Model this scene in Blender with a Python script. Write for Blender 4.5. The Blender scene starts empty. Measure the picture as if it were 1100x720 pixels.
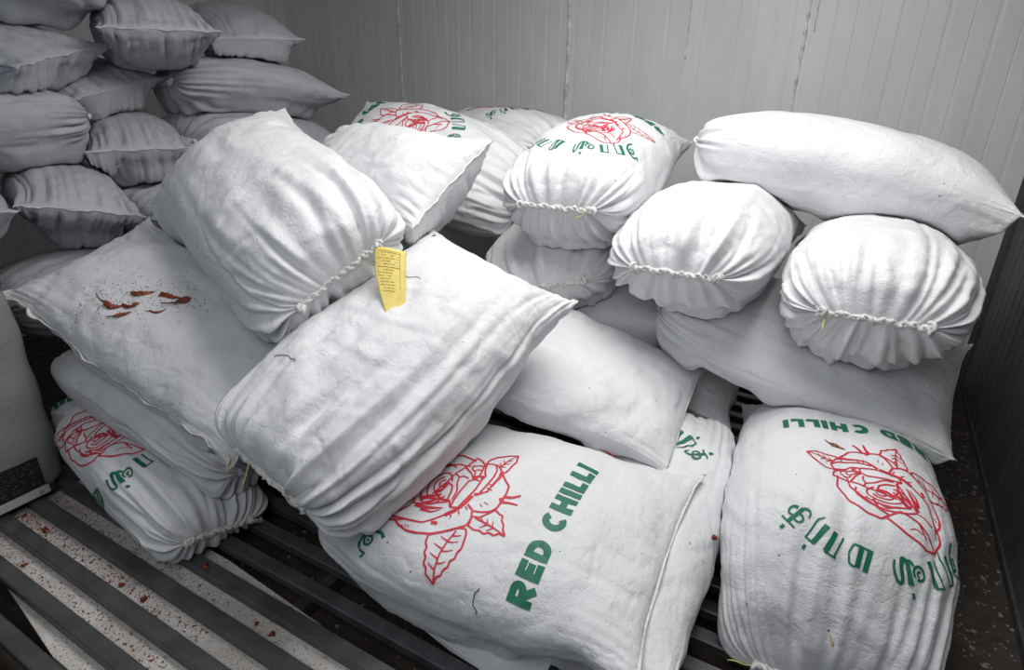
import bpy, bmesh, math, random
import numpy as np
from math import sin, cos, pi, radians, sqrt
from mathutils import Vector, Matrix
from mathutils.bvhtree import BVHTree

# ------------------------------------------------------------------ camera, light, exposure
scn = bpy.context.scene
COL = scn.collection
F_PX = 650.0
PITCH, YAW, ROLL, EYE = radians(22.9), radians(29.7), radians(0.9), 1.5
fw = Vector((-sin(YAW)*cos(PITCH), cos(YAW)*cos(PITCH), -sin(PITCH)))
rt = Vector((cos(YAW), sin(YAW), 0)); up = rt.cross(fw)
r2 = rt*cos(ROLL)+up*sin(ROLL); u2 = -rt*sin(ROLL)+up*cos(ROLL)
cam = bpy.data.cameras.new('camera'); cam.sensor_width = 36; cam.lens = F_PX/1100*36; cam.clip_start = .02
camo = bpy.data.objects.new('camera', cam); COL.objects.link(camo)
camo.matrix_world = Matrix(((r2.x, u2.x, -fw.x, 0), (r2.y, u2.y, -fw.y, 0), (r2.z, u2.z, -fw.z, EYE), (0, 0, 0, 1)))
scn.camera = camo
scn.view_settings.view_transform = 'Standard'; scn.view_settings.look = 'None'
scn.view_settings.gamma = 1; scn.view_settings.use_curve_mapping = False
scn.view_settings.exposure = 0.0

w = bpy.data.worlds.new('world'); scn.world = w; w.use_nodes = True
w.node_tree.nodes['Background'].inputs[0].default_value = (.80, .90, 1, 1)
w.node_tree.nodes['Background'].inputs[1].default_value = .20

def area(name, loc, target, sx, sy, power, col=(1, 1, 1)):
    l = bpy.data.lights.new(name, 'AREA'); l.shape = 'RECTANGLE'; l.size = sx; l.size_y = sy; l.energy = power; l.color = col
    o = bpy.data.objects.new(name, l); COL.objects.link(o); o.location = loc
    o.rotation_euler = (Vector(target)-Vector(loc)).to_track_quat('-Z', 'Y').to_euler(); return o
area('ceiling_lamp_light', (-.6, 1.75, 2.5), (-.6, 1.85, 0), 1.5, 1.1, 40, (1, .985, .97))
area('front_fill_light', (-.3, -.35, 2.2), (-.6, 2.2, .6), 1.2, .8, 11, (.96, .98, 1))  # unseen fill lamp added on the camera side to lift the front faces

# ------------------------------------------------------------------ small helpers
def tag(o, label=None, cat=None, group=None, kind=None):
    if label: o['label'] = label
    if cat: o['category'] = cat
    if group: o['group'] = group
    if kind: o['kind'] = kind
    return o
def mesh_obj(name, verts, faces, mat, parent=None, smooth=True, uvs=None):
    m = bpy.data.meshes.new(name); m.from_pydata([tuple(map(float, v)) for v in verts], [], [tuple(f) for f in faces]); m.update()
    if mat:
        for mm in (mat if isinstance(mat, (list, tuple)) else [mat]): m.materials.append(mm)
    if smooth: m.polygons.foreach_set('use_smooth', [True]*len(m.polygons))
    if uvs is not None:
        lay = m.uv_layers.new(name='fabric'); idx = np.zeros(len(m.loops), int); m.loops.foreach_get('vertex_index', idx)
        lay.data.foreach_set('uv', np.asarray(uvs)[idx].ravel())
    o = bpy.data.objects.new(name, m); COL.objects.link(o)
    if parent: o.parent = parent; o.matrix_parent_inverse = parent.matrix_world.inverted()
    return o
class MB:
    def __init__(s): s.v = []; s.f = []
    def add(s, v, f):
        n = len(s.v); s.v += [tuple(map(float, q)) for q in v]; s.f += [tuple(i+n for i in q) for q in f]
    def box(s, a, b):
        (x0, y0, z0), (x1, y1, z1) = a, b
        s.add([(x0,y0,z0),(x1,y0,z0),(x1,y1,z0),(x0,y1,z0),(x0,y0,z1),(x1,y0,z1),(x1,y1,z1),(x0,y1,z1)],
              [(0,3,2,1),(4,5,6,7),(0,1,5,4),(1,2,6,5),(2,3,7,6),(3,0,4,7)])
    def tube(s, pts, r, n=8, cap=True):
        pts = [Vector(p) for p in pts]; rs = r if hasattr(r, '__len__') else [r]*len(pts)
        V = []; Fc = []; prev = None
        for i, p in enumerate(pts):
            t = (pts[min(i+1, len(pts)-1)]-pts[max(i-1, 0)])
            t = t.normalized() if t.length > 1e-9 else Vector((1, 0, 0))
            a = (prev - t*prev.dot(t)) if prev is not None else (Vector((0, 0, 1)) if abs(t.z) < .9 else Vector((1, 0, 0))).cross(t)
            a = a.normalized() if a.length > 1e-6 else t.orthogonal().normalized()
            prev = a; b = t.cross(a)
            for k in range(n):
                q = 2*pi*k/n; V.append(p+a*(cos(q)*rs[i])+b*(sin(q)*rs[i]))
        for i in range(len(pts)-1):
            for k in range(n):
                k2 = (k+1) % n; Fc.append((i*n+k, i*n+k2, (i+1)*n+k2, (i+1)*n+k))
        if cap: Fc.append(tuple(range(n))[::-1]); Fc.append(tuple((len(pts)-1)*n+k for k in range(n)))
        s.add(V, Fc)
    def build(s, name, mat, parent=None, smooth=True): return mesh_obj(name, s.v, s.f, mat, parent, smooth)

# ------------------------------------------------------------------ materials
def new_mat(name):
    m = bpy.data.materials.new(name); m.use_nodes = True; nt = m.node_tree
    return m, nt, nt.nodes['Principled BSDF'], nt.nodes, nt.links
def mat_plain(name, col, rough=.6, metal=0, noise=None, bump=0, spec=.5):
    m, nt, b, N, L = new_mat(name)
    b.inputs['Base Color'].default_value = (*col, 1); b.inputs['Roughness'].default_value = rough; b.inputs['Metallic'].default_value = metal
    b.inputs['Specular IOR Level'].default_value = spec
    if noise:
        sc, c2 = noise
        tc = N.new('ShaderNodeTexCoord'); t = N.new('ShaderNodeTexNoise'); t.inputs['Scale'].default_value = sc; t.inputs['Detail'].default_value = 6
        L.new(tc.outputs['Object'], t.inputs['Vector'])
        r = N.new('ShaderNodeValToRGB'); r.color_ramp.elements[0].position = .38; r.color_ramp.elements[1].position = .66
        r.color_ramp.elements[0].color = (*col, 1); r.color_ramp.elements[1].color = (*c2, 1)
        L.new(t.outputs['Fac'], r.inputs['Fac']); L.new(r.outputs['Color'], b.inputs['Base Color'])
        if bump:
            bp = N.new('ShaderNodeBump'); bp.inputs['Strength'].default_value = bump; bp.inputs['Distance'].default_value = .004
            L.new(t.outputs['Fac'], bp.inputs['Height']); L.new(bp.outputs['Normal'], b.inputs['Normal'])
    return m
def mat_fabric(name, base=(.74, .745, .765), lump=1.0, dirt=.5, specks=1.0):
    m, nt, b, N, L = new_mat(name)
    b.inputs['Roughness'].default_value = .52; b.inputs['Specular IOR Level'].default_value = .35
    b.inputs['Sheen Weight'].default_value = .08
    tc = N.new('ShaderNodeTexCoord'); uv = N.new('ShaderNodeUVMap'); uv.uv_map = 'fabric'
    def noise(vec, scale, detail=3, rough=.55, mapscale=None):
        t = N.new('ShaderNodeTexNoise'); t.inputs['Scale'].default_value = scale; t.inputs['Detail'].default_value = detail; t.inputs['Roughness'].default_value = rough
        if mapscale:
            mp = N.new('ShaderNodeMapping'); mp.inputs['Scale'].default_value = mapscale; L.new(vec, mp.inputs['Vector']); vec = mp.outputs['Vector']
        L.new(vec, t.inputs['Vector']); return t.outputs['Fac']
    def math_(op, a, bb):
        n = N.new('ShaderNodeMath'); n.operation = op
        for i, v in enumerate((a, bb)):
            if isinstance(v, (int, float)): n.inputs[i].default_value = v
            else: L.new(v, n.inputs[i])
        return n.outputs[0]
    ob = tc.outputs['Object']
    # woven tapes: two sets of fine threads
    w1 = noise(uv.outputs['UV'], 1, 2, .6, (60, 420, 1)); w2 = noise(uv.outputs['UV'], 1, 2, .6, (420, 60, 1))
    lumps = noise(ob, 34, 3, .5); lumps2 = noise(ob, 9, 3, .55)
    crease = noise(ob, 17, 4, .55)
    cr = math_('ABSOLUTE', math_('SUBTRACT', crease, .5), 0)
    cr = math_('POWER', math_('SUBTRACT', 1.0, math_('MULTIPLY', cr, 2.6)), 6)
    h = math_('ADD', math_('MULTIPLY', w1, .30), math_('MULTIPLY', w2, .30))
    h = math_('ADD', h, math_('MULTIPLY', lumps, .38*lump)); h = math_('ADD', h, math_('MULTIPLY', lumps2, 1.3*lump))
    h = math_('SUBTRACT', h, math_('MULTIPLY', cr, .26))
    bp = N.new('ShaderNodeBump'); bp.inputs['Strength'].default_value = .7; bp.inputs['Distance'].default_value = .006
    L.new(h, bp.inputs['Height']); L.new(bp.outputs['Normal'], b.inputs['Normal'])
    # dirt patches and specks
    dn = noise(ob, 3.2, 7, .68)
    r = N.new('ShaderNodeValToRGB'); r.color_ramp.elements[0].position = .52; r.color_ramp.elements[1].position = .80
    r.color_ramp.elements[0].color = (*base, 1); r.color_ramp.elements[1].color = (base[0]*(1-.32*dirt), base[1]*(1-.33*dirt), base[2]*(1-.35*dirt), 1)
    L.new(dn, r.inputs['Fac'])
    vo = N.new('ShaderNodeTexVoronoi'); vo.inputs['Scale'].default_value = 21; vo.inputs['Randomness'].default_value = 1; L.new(ob, vo.inputs['Vector'])
    sep = N.new('ShaderNodeSeparateColor'); L.new(vo.outputs['Color'], sep.inputs['Color'])
    size = math_('MULTIPLY', math_('GREATER_THAN', sep.outputs['Red'], 1-.16*specks), .055)
    spot = math_('LESS_THAN', vo.outputs['Distance'], size)
    mx = N.new('ShaderNodeMix'); mx.data_type = 'RGBA'; L.new(spot, mx.inputs['Factor']); L.new(r.outputs['Color'], mx.inputs['A'])
    mx.inputs['B'].default_value = (.07, .05, .045, 1)
    L.new(mx.outputs['Result'], b.inputs['Base Color'])
    return m
M_WHITE = mat_fabric('white_woven_fabric')
M_SHADED = mat_fabric('shaded_white_woven_fabric', base=(.45, .46, .49), lump=.6, dirt=.4, specks=.3)  # white sack fabric with the left stack's shade put into its colour
M_BALE = mat_fabric('shaded_bale_fabric', base=(.25, .253, .265), lump=.5, dirt=.5, specks=.3)  # base darkened for the shade at the left edge
M_HEM = mat_plain('hem_fabric', (.80, .80, .79), .6, noise=(90, (.62, .62, .60)), bump=.5)
M_HEM_SHADED = mat_plain('shaded_hem_fabric', (.62, .63, .65), .6, noise=(90, (.46, .47, .49)), bump=.5)  # darker hem copy, shade of the left stack in its colour
M_BRAID = mat_plain('gathered_fabric', (.76, .76, .74), .6, noise=(120, (.58, .57, .54)), bump=.6)
M_RED = mat_plain('red_print', (.62, .022, .05), .55, noise=(260, (.50, .03, .05)))
M_GREEN = mat_plain('green_print', (.004, .17, .095), .55, noise=(260, (.012, .12, .075)))
M_TIE = mat_plain('yellow_string', (.72, .66, .22), .5)
M_THREAD = mat_plain('dark_thread', (.02, .022, .05), .6)
M_TAG = mat_plain('yellow_tag', (.78, .62, .17), .55, noise=(40, (.70, .54, .13)))
M_TAGINK = mat_plain('tag_ink', (.25, .20, .06), .6)
M_CHILLI = mat_plain('dried_chilli', (.16, .012, .008), .35, noise=(70, (.30, .07, .015)), bump=.6)
M_CHILLI2 = mat_plain('orange_dried_chilli', (.34, .10, .02), .4, noise=(70, (.12, .02, .01)), bump=.6)
M_STALK = mat_plain('chilli_stalk', (.09, .055, .03), .7)
M_SEED = mat_plain('chilli_seed', (.50, .36, .14), .6)
M_STEEL = mat_plain('galvanised_steel', (.085, .09, .095), .42, .35, noise=(14, (.13, .135, .14)), bump=.15)
M_DARKSTEEL = mat_plain('dark_steel', (.05, .052, .055), .5, .3, noise=(20, (.09, .09, .095)), bump=.15)
def mat_wall(name, c1, c2, rough=.42):
    m, nt, b, N, L = new_mat(name); b.inputs['Roughness'].default_value = rough
    tc = N.new('ShaderNodeTexCoord')
    mp = N.new('ShaderNodeMapping'); mp.inputs['Scale'].default_value = (2.2, 2.2, .5); L.new(tc.outputs['Object'], mp.inputs['Vector'])
    t = N.new('ShaderNodeTexNoise'); t.inputs['Scale'].default_value = 3; t.inputs['Detail'].default_value = 8; t.inputs['Roughness'].default_value = .6; L.new(mp.outputs['Vector'], t.inputs['Vector'])
    r = N.new('ShaderNodeValToRGB'); r.color_ramp.elements[0].position = .35; r.color_ramp.elements[1].position = .7
    r.color_ramp.elements[0].color = (*c1, 1); r.color_ramp.elements[1].color = (*c2, 1)
    L.new(t.outputs['Fac'], r.inputs['Fac']); L.new(r.outputs['Color'], b.inputs['Base Color'])
    t2 = N.new('ShaderNodeTexNoise'); t2.inputs['Scale'].default_value = 60; t2.inputs['Detail'].default_value = 4; L.new(tc.outputs['Object'], t2.inputs['Vector'])
    bp = N.new('ShaderNodeBump'); bp.inputs['Strength'].default_value = .08; bp.inputs['Distance'].default_value = .003
    L.new(t2.outputs['Fac'], bp.inputs['Height']); L.new(bp.outputs['Normal'], b.inputs['Normal'])
    return m
M_WALL = mat_wall('white_panel', (.76, .775, .77), (.67, .685, .675))
M_WALLR = mat_wall('shaded_white_panel', (.085, .087, .09), (.055, .057, .06), .5)  # right wall: white panels, their shade painted in as dark grey
M_SEAL = mat_plain('sealant', (.88, .89, .88), .5, noise=(30, (.5, .5, .48)), bump=.5)
def mat_speckle(name, base, c2, fleck, fs, amount, amount2=.4):
    m, nt, b, N, L = new_mat(name); b.inputs['Roughness'].default_value = .85
    tc = N.new('ShaderNodeTexCoord')
    t = N.new('ShaderNodeTexNoise'); t.inputs['Scale'].default_value = 7; t.inputs['Detail'].default_value = 9; t.inputs['Roughness'].default_value = .7; L.new(tc.outputs['Object'], t.inputs['Vector'])
    r = N.new('ShaderNodeValToRGB'); r.color_ramp.elements[0].position = .42; r.color_ramp.elements[1].position = .62
    r.color_ramp.elements[0].color = (*base, 1); r.color_ramp.elements[1].color = (*c2, 1); L.new(t.outputs['Fac'], r.inputs['Fac'])
    v = N.new('ShaderNodeTexNoise'); v.inputs['Scale'].default_value = fs; v.inputs['Detail'].default_value = 3; L.new(tc.outputs['Object'], v.inputs['Vector'])
    r2_ = N.new('ShaderNodeValToRGB'); r2_.color_ramp.elements[0].position = amount; r2_.color_ramp.elements[1].position = min(1, amount+.05)
    r2_.color_ramp.elements[0].color = (0, 0, 0, 1); r2_.color_ramp.elements[1].color = (1, 1, 1, 1); L.new(v.outputs['Fac'], r2_.inputs['Fac'])
    mx = N.new('ShaderNodeMix'); mx.data_type = 'RGBA'; L.new(r2_.outputs['Color'], mx.inputs['Factor']); L.new(r.outputs['Color'], mx.inputs['A']); mx.inputs['B'].default_value = (*fleck, 1)
    L.new(mx.outputs['Result'], b.inputs['Base Color'])
    bp = N.new('ShaderNodeBump'); bp.inputs['Strength'].default_value = .6; bp.inputs['Distance'].default_value = .004
    L.new(v.outputs['Fac'], bp.inputs['Height']); L.new(bp.outputs['Normal'], b.inputs['Normal'])
    return m
M_FLOOR = mat_speckle('dirty_floor', (.030, .022, .018), (.055, .040, .032), (.26, .24, .21), 42, .64)
M_BOARD = mat_speckle('pale_dusty_board', (.78, .75, .73), (.62, .57, .53), (.22, .17, .12), 210, .60)

# ------------------------------------------------------------------ the room
X0, X1, Y0, Y1, ZC = -4.3, .67, -.9, 3.79, 2.55
def ribbed_wall(name, a, b, inward, mat, pitch=.096, depth=.0035, groove=.008, joints=(), z0=0., z1=ZC):
    """wall of metal-faced panels: shallow vertical ribs as real profile"""
    a = Vector(a); b = Vector(b); d = b-a; Ln = d.length; d.normalize(); n = Vector(inward)
    prof = [(0, 0)]; x = pitch*.6; k = 0
    while x < Ln-.02:
        wv = groove if k % 2 else groove*2.2
        prof += [(x-wv, 0), (x-wv*.45, -depth), (x+wv*.45, -depth), (x+wv, 0)]; x += pitch; k += 1
    prof.append((Ln, 0))
    V = []; Fc = []
    for s, o in prof:
        p = a+d*s+n*o; V += [(p.x, p.y, z0), (p.x, p.y, z1)]
    for i in range(len(prof)-1): Fc.append((2*i, 2*i+2, 2*i+3, 2*i+1))
    m0 = len(V)
    for s in (0, Ln):
        p = a+d*s-n*.08; V += [(p.x, p.y, z0), (p.x, p.y, z1)]
    nn = 2*(len(prof)-1)
    Fc += [(m0, m0+1, m0+3, m0+2), (0, 1, m0+1, m0), (nn, m0+2, m0+3, nn+1)]
    return tag(mesh_obj(name, V, Fc, mat, smooth=False), kind='structure')
ribbed_wall('wall_back', (X0, Y1, 0), (X1, Y1, 0), (0, -1, 0), M_WALL, depth=.0016, groove=.0055)
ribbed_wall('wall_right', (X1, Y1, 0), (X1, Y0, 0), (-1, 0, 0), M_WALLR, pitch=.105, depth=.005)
ribbed_wall('wall_left', (X0, Y0, 0), (X0, Y1, 0), (1, 0, 0), M_WALL)
mb = MB(); mb.box((X0-.1, Y0, -.06), (X1+.1, Y1+.1, 0)); tag(mb.build('floor', M_FLOOR, smooth=False), kind='structure')
mb = MB(); mb.box((X0-.1, Y0, ZC), (X1+.1, Y1+.1, ZC+.08)); tag(mb.build('ceiling', M_WALL, smooth=False), kind='structure')
rnd = random.Random(5)
def sealant(name, x, z0, z1, w_, seed):
    r = random.Random(seed); mbs = MB(); pts = []; rs = []
    n = int((z1-z0)/.02)
    for i in range(n+1):
        pts.append((x+r.uniform(-.0015, .0015), Y1-.0015, z0+(z1-z0)*i/n)); rs.append(w_*r.uniform(.6, 1.25))
    mbs.tube(pts, rs, 6); return tag(mbs.build(name, M_SEAL), kind='structure')
sealant('trim_1', -3.13, .9, ZC, .008, 1); sealant('trim_2', -1.79, .9, ZC, .012, 2); sealant('trim_3', -1.05, 1.62, ZC, .005, 3)
sealant('trim_4', -.44, .9, ZC, .009, 4); sealant('trim_5', -.40, 1.75, ZC, .003, 6)
# corner angle between back and right walls
mb = MB(); mb.box((X1-.030, Y1-.004, 0), (X1-.001, Y1-.001, ZC)); mb.box((X1-.004, Y1-.030, 0), (X1-.001, Y1-.004, ZC))
tag(mb.build('trim_6', M_WALLR, smooth=False), kind='structure')
mb = MB(); mb.box((X1-.012, Y0, 0), (X1-.001, Y1-.03, .03)); tag(mb.build('trim_7', M_DARKSTEEL, smooth=False), kind='structure')

# ------------------------------------------------------------------ slatted steel deck the sacks stand on
SL_TOP = .10
def bar_section(mbx, x0, x1, y0, y1, z0, z1, c=.004):
    pr = [(y0+c, z0), (y1-c, z0), (y1, z0+c), (y1, z1-c), (y1-c, z1), (y0+c, z1), (y0, z1-c), (y0, z0+c)]
    V = [(x, y, z) for x in (x0, x1) for y, z in pr]; n = 8
    mbx.add(V, [(k, (k+1) % n, n+(k+1) % n, n+k) for k in range(n)]+[tuple(range(n))[::-1], tuple(range(n, 2*n))])
deck = bpy.data.objects.new('slatted_deck', None); COL.objects.link(deck); deck.location = (-1, 1.9, 0); bpy.context.view_layer.update()
tag(deck, 'dark galvanised steel deck of long parallel bars under all the sacks', 'pallet deck')
y = .275
while y < 3.6:
    mb = MB(); bar_section(mb, -2.375, .34, y-.046, y, SL_TOP-.035, SL_TOP); mb.build('bar', M_STEEL, deck, smooth=False); y += .1075
for x in (-2.40, -1.2, .20):
    mb = MB(); mb.box((x-.02, .15, .012), (x+.02, 3.6, .050)); mb.build('cross_bearer', M_DARKSTEEL, deck, smooth=False)
mb = MB(); mb.box((-2.43, .15, .0), (-2.376, 3.6, SL_TOP+.004)); mb.box((-2.455, .15, SL_TOP+.0042), (-2.385, 3.6, SL_TOP+.010)); mb.build('end_channel', M_STEEL, deck, smooth=False)
mb = MB(); mb.add([(x, y, z) for z in (.0505, .0645) for x, y in ((-2.37, .50), (-1.62, .395), (-.55, .40), (-.60, .80), (-1.52, .86), (-2.37, .86))],
    [tuple(range(6))[::-1], tuple(range(6, 12))]+[(k, (k+1) % 6, 6+(k+1) % 6, 6+k) for k in range(6)])
tag(mb.build('floor_board', M_BOARD, smooth=False), 'pale dusty board lying on the floor beneath the steel bars', 'board')

#PARAMS-BEGIN
# sack: x, y, z, yaw, pitch, roll, length, width, thickness, bend, ends
PARAMS = {
 'S8': (-0.7509, 1.2311, 0.3139, 0.0638, 0.0275, 0.1288, 0.9990, 0.6886, 0.3165, -0.0350, 'gs'),
 'S9': (-0.4015, 1.4990, 0.2558, -1.5287, -0.1092, 0.1606, 1.0640, 0.4982, 0.2643, -0.0579, 'gs'),
 'S10': (0.0997, 1.7894, 0.3316, 1.6682, 0.0263, -0.0267, 1.0594, 0.5815, 0.4017, 0.0388, 'gs'),
 'S19': (-0.8423, 1.8405, 0.5404, 0.1413, -0.2329, 0.1776, 0.9431, 0.5997, 0.2272, -0.0097, 'gs'),
 'S4': (-1.1209, 1.2500, 0.6966, 1.3766, 0.4087, 0.2706, 0.9702, 0.6114, 0.3920, -0.0416, 'gs'),
 'S1': (-1.7275, 1.4135, 1.0327, 2.8054, 0.2430, -0.5834, 0.9865, 0.6165, 0.4625, -0.0782, 'gb'),
 'S3': (-1.9448, 1.1204, 0.6891, 3.1778, 0.3083, -0.3232, 1.0621, 0.5484, 0.2692, -0.0331, 'ss'),
 'S5': (-1.9989, 1.1074, 0.4153, 3.1475, 0.1904, 0.1759, 0.9646, 0.5638, 0.2226, 0.0359, 'gg'),
 'S6': (-2.0046, 0.9428, 0.2337, 2.9850, 0.1337, 0.2111, 0.9733, 0.4273, 0.2695, 0.0089, 'gg'),
 'S11': (-0.1032, 2.3075, 0.6337, -0.0593, -0.1819, 0.2199, 0.9981, 0.6404, 0.2159, -0.0275, 'gb'),
 'S12': (0.0847, 2.3344, 0.8906, 1.6011, -0.0124, -0.0226, 0.9184, 0.5464, 0.3910, 0.0132, 'gs'),
 'S13': (-0.4796, 2.3323, 0.9573, 1.5681, 0.0173, -0.0284, 0.9290, 0.5629, 0.3838, 0.0301, 'gs'),
 'S14': (-0.1168, 2.7017, 1.2129, -0.0115, -0.1506, -0.1136, 1.0648, 0.5748, 0.3099, 0.0332, 'gb'),
 'S15': (-0.9944, 2.4332, 1.1517, 1.6613, 0.1601, -0.0141, 0.9917, 0.5760, 0.4154, -0.0027, 'gs'),
 'S17': (-1.8472, 2.4524, 1.1131, 3.4572, 0.2585, -0.4862, 0.9741, 0.6207, 0.4085, 0.0126, 'gs'),
 'S16': (-1.8273, 3.1078, 1.1877, 2.8050, 0.0124, 0.0362, 0.9426, 0.5721, 0.3389, 0.0118, 'gs'),
 'S2': (-1.6546, 1.8935, 1.1265, -0.3266, 0.0132, 0.6527, 0.8907, 0.4192, 0.3982, -0.0560, 'gs'),
 'S18': (-1.1748, 2.4758, 0.7790, 1.9124, 0.0289, -0.2062, 0.9469, 0.6194, 0.3212, 0.0313, 'gs'),
 'S20': (-0.9970, 2.4625, 0.5287, -0.0084, 0.2219, 0.0214, 0.9465, 0.5784, 0.3025, -0.0030, 'gs'),
 'S21': (-0.5604, 2.4917, 0.3381, -1.4765, 0.0890, -0.2530, 0.7928, 0.5387, 0.2570, -0.0003, 'gs'),
 'L1': (-3.1438, 1.1088, 1.5386, 0.4782, 0.0689, 0.1735, 0.9433, 0.5522, 0.2661, 0.0149, 'gs'),
 'L2': (-2.9749, 1.8277, 1.6779, -0.4480, -0.0221, 0.0084, 0.9340, 0.4244, 0.2873, 0.0068, 'gs'),
 'L3': (-3.1827, 2.4332, 1.7313, -0.4004, -0.1345, 0.0341, 0.9305, 0.4304, 0.2521, 0.0020, 'gs'),
 'L4': (-2.9532, 2.2939, 1.4457, 1.3191, -0.0795, -0.0720, 0.8493, 0.5606, 0.2456, 0.0273, 'gs'),
 'L5': (-3.3555, 1.4654, 1.4261, 0.3133, 0.0415, 0.1620, 0.9367, 0.5608, 0.3077, 0.0050, 'gs'),
 'L6': (-2.9756, 0.9661, 1.2753, 1.3125, 0.0844, -0.2602, 0.9359, 0.5849, 0.2751, 0.0161, 'sg'),
 'L7': (-3.0850, 1.7041, 1.1836, -0.4155, 0.0600, -0.0041, 0.9298, 0.4000, 0.2992, 0.0086, 'gs'),
 'L8': (-2.9338, 1.2947, 1.0212, -0.3134, 0.0516, -0.2184, 0.9265, 0.3879, 0.2840, 0.0218, 'gs'),
 'L9': (-2.8093, 0.7333, 1.0330, -0.3218, 0.1201, 0.0534, 0.9484, 0.5721, 0.3017, 0.0042, 'gs'),
 'L10': (-2.7174, 1.3351, 0.6660, 1.4466, -0.0476, -0.0057, 0.9485, 0.5799, 0.3367, 0.0001, 'gs'),
 'L11': (-2.9520, 2.3258, 1.1728, 1.5031, -0.1109, 0.1273, 0.9261, 0.5738, 0.3405, 0.0104, 'gs'),
 'L12': (-2.7496, 1.8735, 0.9015, 1.5495, -0.0509, -0.0410, 0.9398, 0.5791, 0.3166, -0.0049, 'gs'),
 'L13': (-3.0714, 1.4466, 1.8988, 2.5601, 0.0709, 0.0973, 0.9473, 0.5669, 0.3213, -0.0171, 'gs'),
}
#PARAMS-END

# ------------------------------------------------------------------ sack geometry
def rot(yaw, pit, rol):
    cy, sy, cp, sp, cr, sr = cos(yaw), sin(yaw), cos(pit), sin(pit), cos(rol), sin(rol)
    return np.array([[cy,-sy,0],[sy,cy,0],[0,0,1]])@np.array([[cp,0,-sp],[0,1,0],[sp,0,cp]])@np.array([[1,0,0],[0,cr,-sr],[0,sr,cr]])
def ring_s(N):
    ph = np.linspace(-1, 1, N); return np.sign(ph)*(1-(1-np.abs(ph))**1.6)
def base_shape(P, N, M, mouth=0):
    cx, cy, cz, yaw, pit, rol, L, Wd, T, bd, ends = P
    s = ring_s(N); th = np.linspace(0, 2*pi, M, endpoint=False); c = np.cos(th); sn = np.sin(th)
    X = np.zeros((N, M)); Y = X*0; Z = X*0
    for i, a in enumerate(s):
        e = ends[1] if a > 0 else ends[0]; t = min(1., abs(a))
        if e != 'g':
            wd = 1-.05*sin(pi*t*t)+.04*t**4; h = max(0, 1-t**2.4)**.62 if e == 's' else max(0, 1-t**4.2)**.52
            yy = np.sign(c)*np.abs(c)**(.85*(1-t)+t)*wd
            xx = t*(1+.05*np.abs(yy)**3*t*t)
        else:
            wd = .5+.5*max(0, 1-t**3)**.42; h = max(0, 1-t**3.2)**.5
            yy = np.sign(c)*np.abs(c)**.85*wd
            k = max(0, (t-.8)/.2); xx = np.full(M, t*.975-.03*k*k)
        X[i] = np.sign(a)*xx*L/2; Y[i] = yy*Wd/2; Z[i] = np.sign(sn)*np.abs(sn)**.95*h*T/2
    Z = Z-bd*((X/(L/2))**2-.3)
    if mouth: Z = Z-mouth*T/2*(np.clip((np.abs(s)-.45)/.55, 0, 1)**1.6*(s < 0))[:, None]
    return np.stack([X, Y, Z], -1)@rot(yaw, pit, rol).T+np.array([cx, cy, cz])
def grid_faces(N, M):
    i = np.arange(N-1)[:, None]*M; j = np.arange(M)[None]; j2 = (j+1) % M
    f = np.stack([i+j, i+M+j, i+M+j2, i+j2], -1).reshape(-1, 4).tolist()
    h = M//2
    for base, flip in ((0, False), ((N-1)*M, True)):
        for k in range(h):
            a, b, c_, d = base+k, base+k+1, base+(M-k-1) % M, base+(M-k) % M
            q = [a, b, c_, d]; q = [v for n_, v in enumerate(q) if v not in q[:n_]]
            f.append(q[::-1] if flip else q)
    return [q[::-1] for q in f]
def grid_normals(P):
    du = np.gradient(P, axis=0); dv = np.roll(P, -1, 1)-np.roll(P, 1, 1)
    n = np.cross(dv, du); n /= np.linalg.norm(n, axis=-1, keepdims=True)+1e-12
    c = P.mean((0, 1)); 
    if ((P-c)*n).sum() < 0: n = -n
    n[0] = n[1]; n[-1] = n[-2]
    return n
def blur(D, it):
    for _ in range(it):
        D = (D*2+np.roll(D, 1, 1)+np.roll(D, -1, 1))/4
        E = D.copy(); E[1:-1] = (D[1:-1]*2+D[:-2]+D[2:])/4; D = E
    return D
RANK = {'S9': -.05}
def rank(k): return PARAMS[k][2]+RANK.get(k, 0)
def limits(Q):
    Q[..., 2] = np.maximum(Q[..., 2], SL_TOP+.002); Q[..., 0] = np.minimum(Q[..., 0], X1-.012); Q[..., 1] = np.minimum(Q[..., 1], Y1-.012)
    m = (Q[..., 0] < BX1+.006) & (Q[..., 1] < BY1+.006) & (Q[..., 2] < BZ1)
    Q[..., 1] = np.where(m, BY1+.006, Q[..., 1])
    return Q
BX0, BX1, BY0, BY1, BZ1 = -2.96, -2.30, -.02, .825, .86      # the bale standing at the left
def phi(p, b):
    """signed distance-like field of an unsquashed sack: negative inside"""
    q = (p-np.array(b[:3]))@rot(*b[3:6]); hx, hy, hz = b[6]/2, b[7]/2, b[8]/2; ends = b[10]
    q = q.copy(); q[..., 2] += b[9]*((q[..., 0]/hx)**2-.3)
    u = q[..., 0]/hx; t = np.clip(np.abs(u), 0, 1)
    e1 = np.where(u > 0, ends[1] != 'g', ends[0] != 'g'); eb = np.where(u > 0, ends[1] == 'b', ends[0] == 'b'); t_ = np.clip(t/.965, 0, 1)
    w = np.where(e1, 1-.05*np.sin(pi*t*t)+.04*t**4, .5+.5*np.clip(1-t_**3, 0, 1)**.42)
    h = np.where(eb, np.clip(1-t**4.2, 0, 1)**.52, np.clip(1-t**2.4, 0, 1)**.62); h = np.where(e1, h, np.clip(1-t_**3.2, 0, 1)**.5)
    hh = hz*h+.004
    G = np.abs(q[..., 1]/(hy*w))**2.35+np.abs(q[..., 2]/hh)**2.1
    return np.maximum((G**(1/2.2)-1)*np.minimum(hh, .25), (np.abs(u)-1)*hx)
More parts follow.
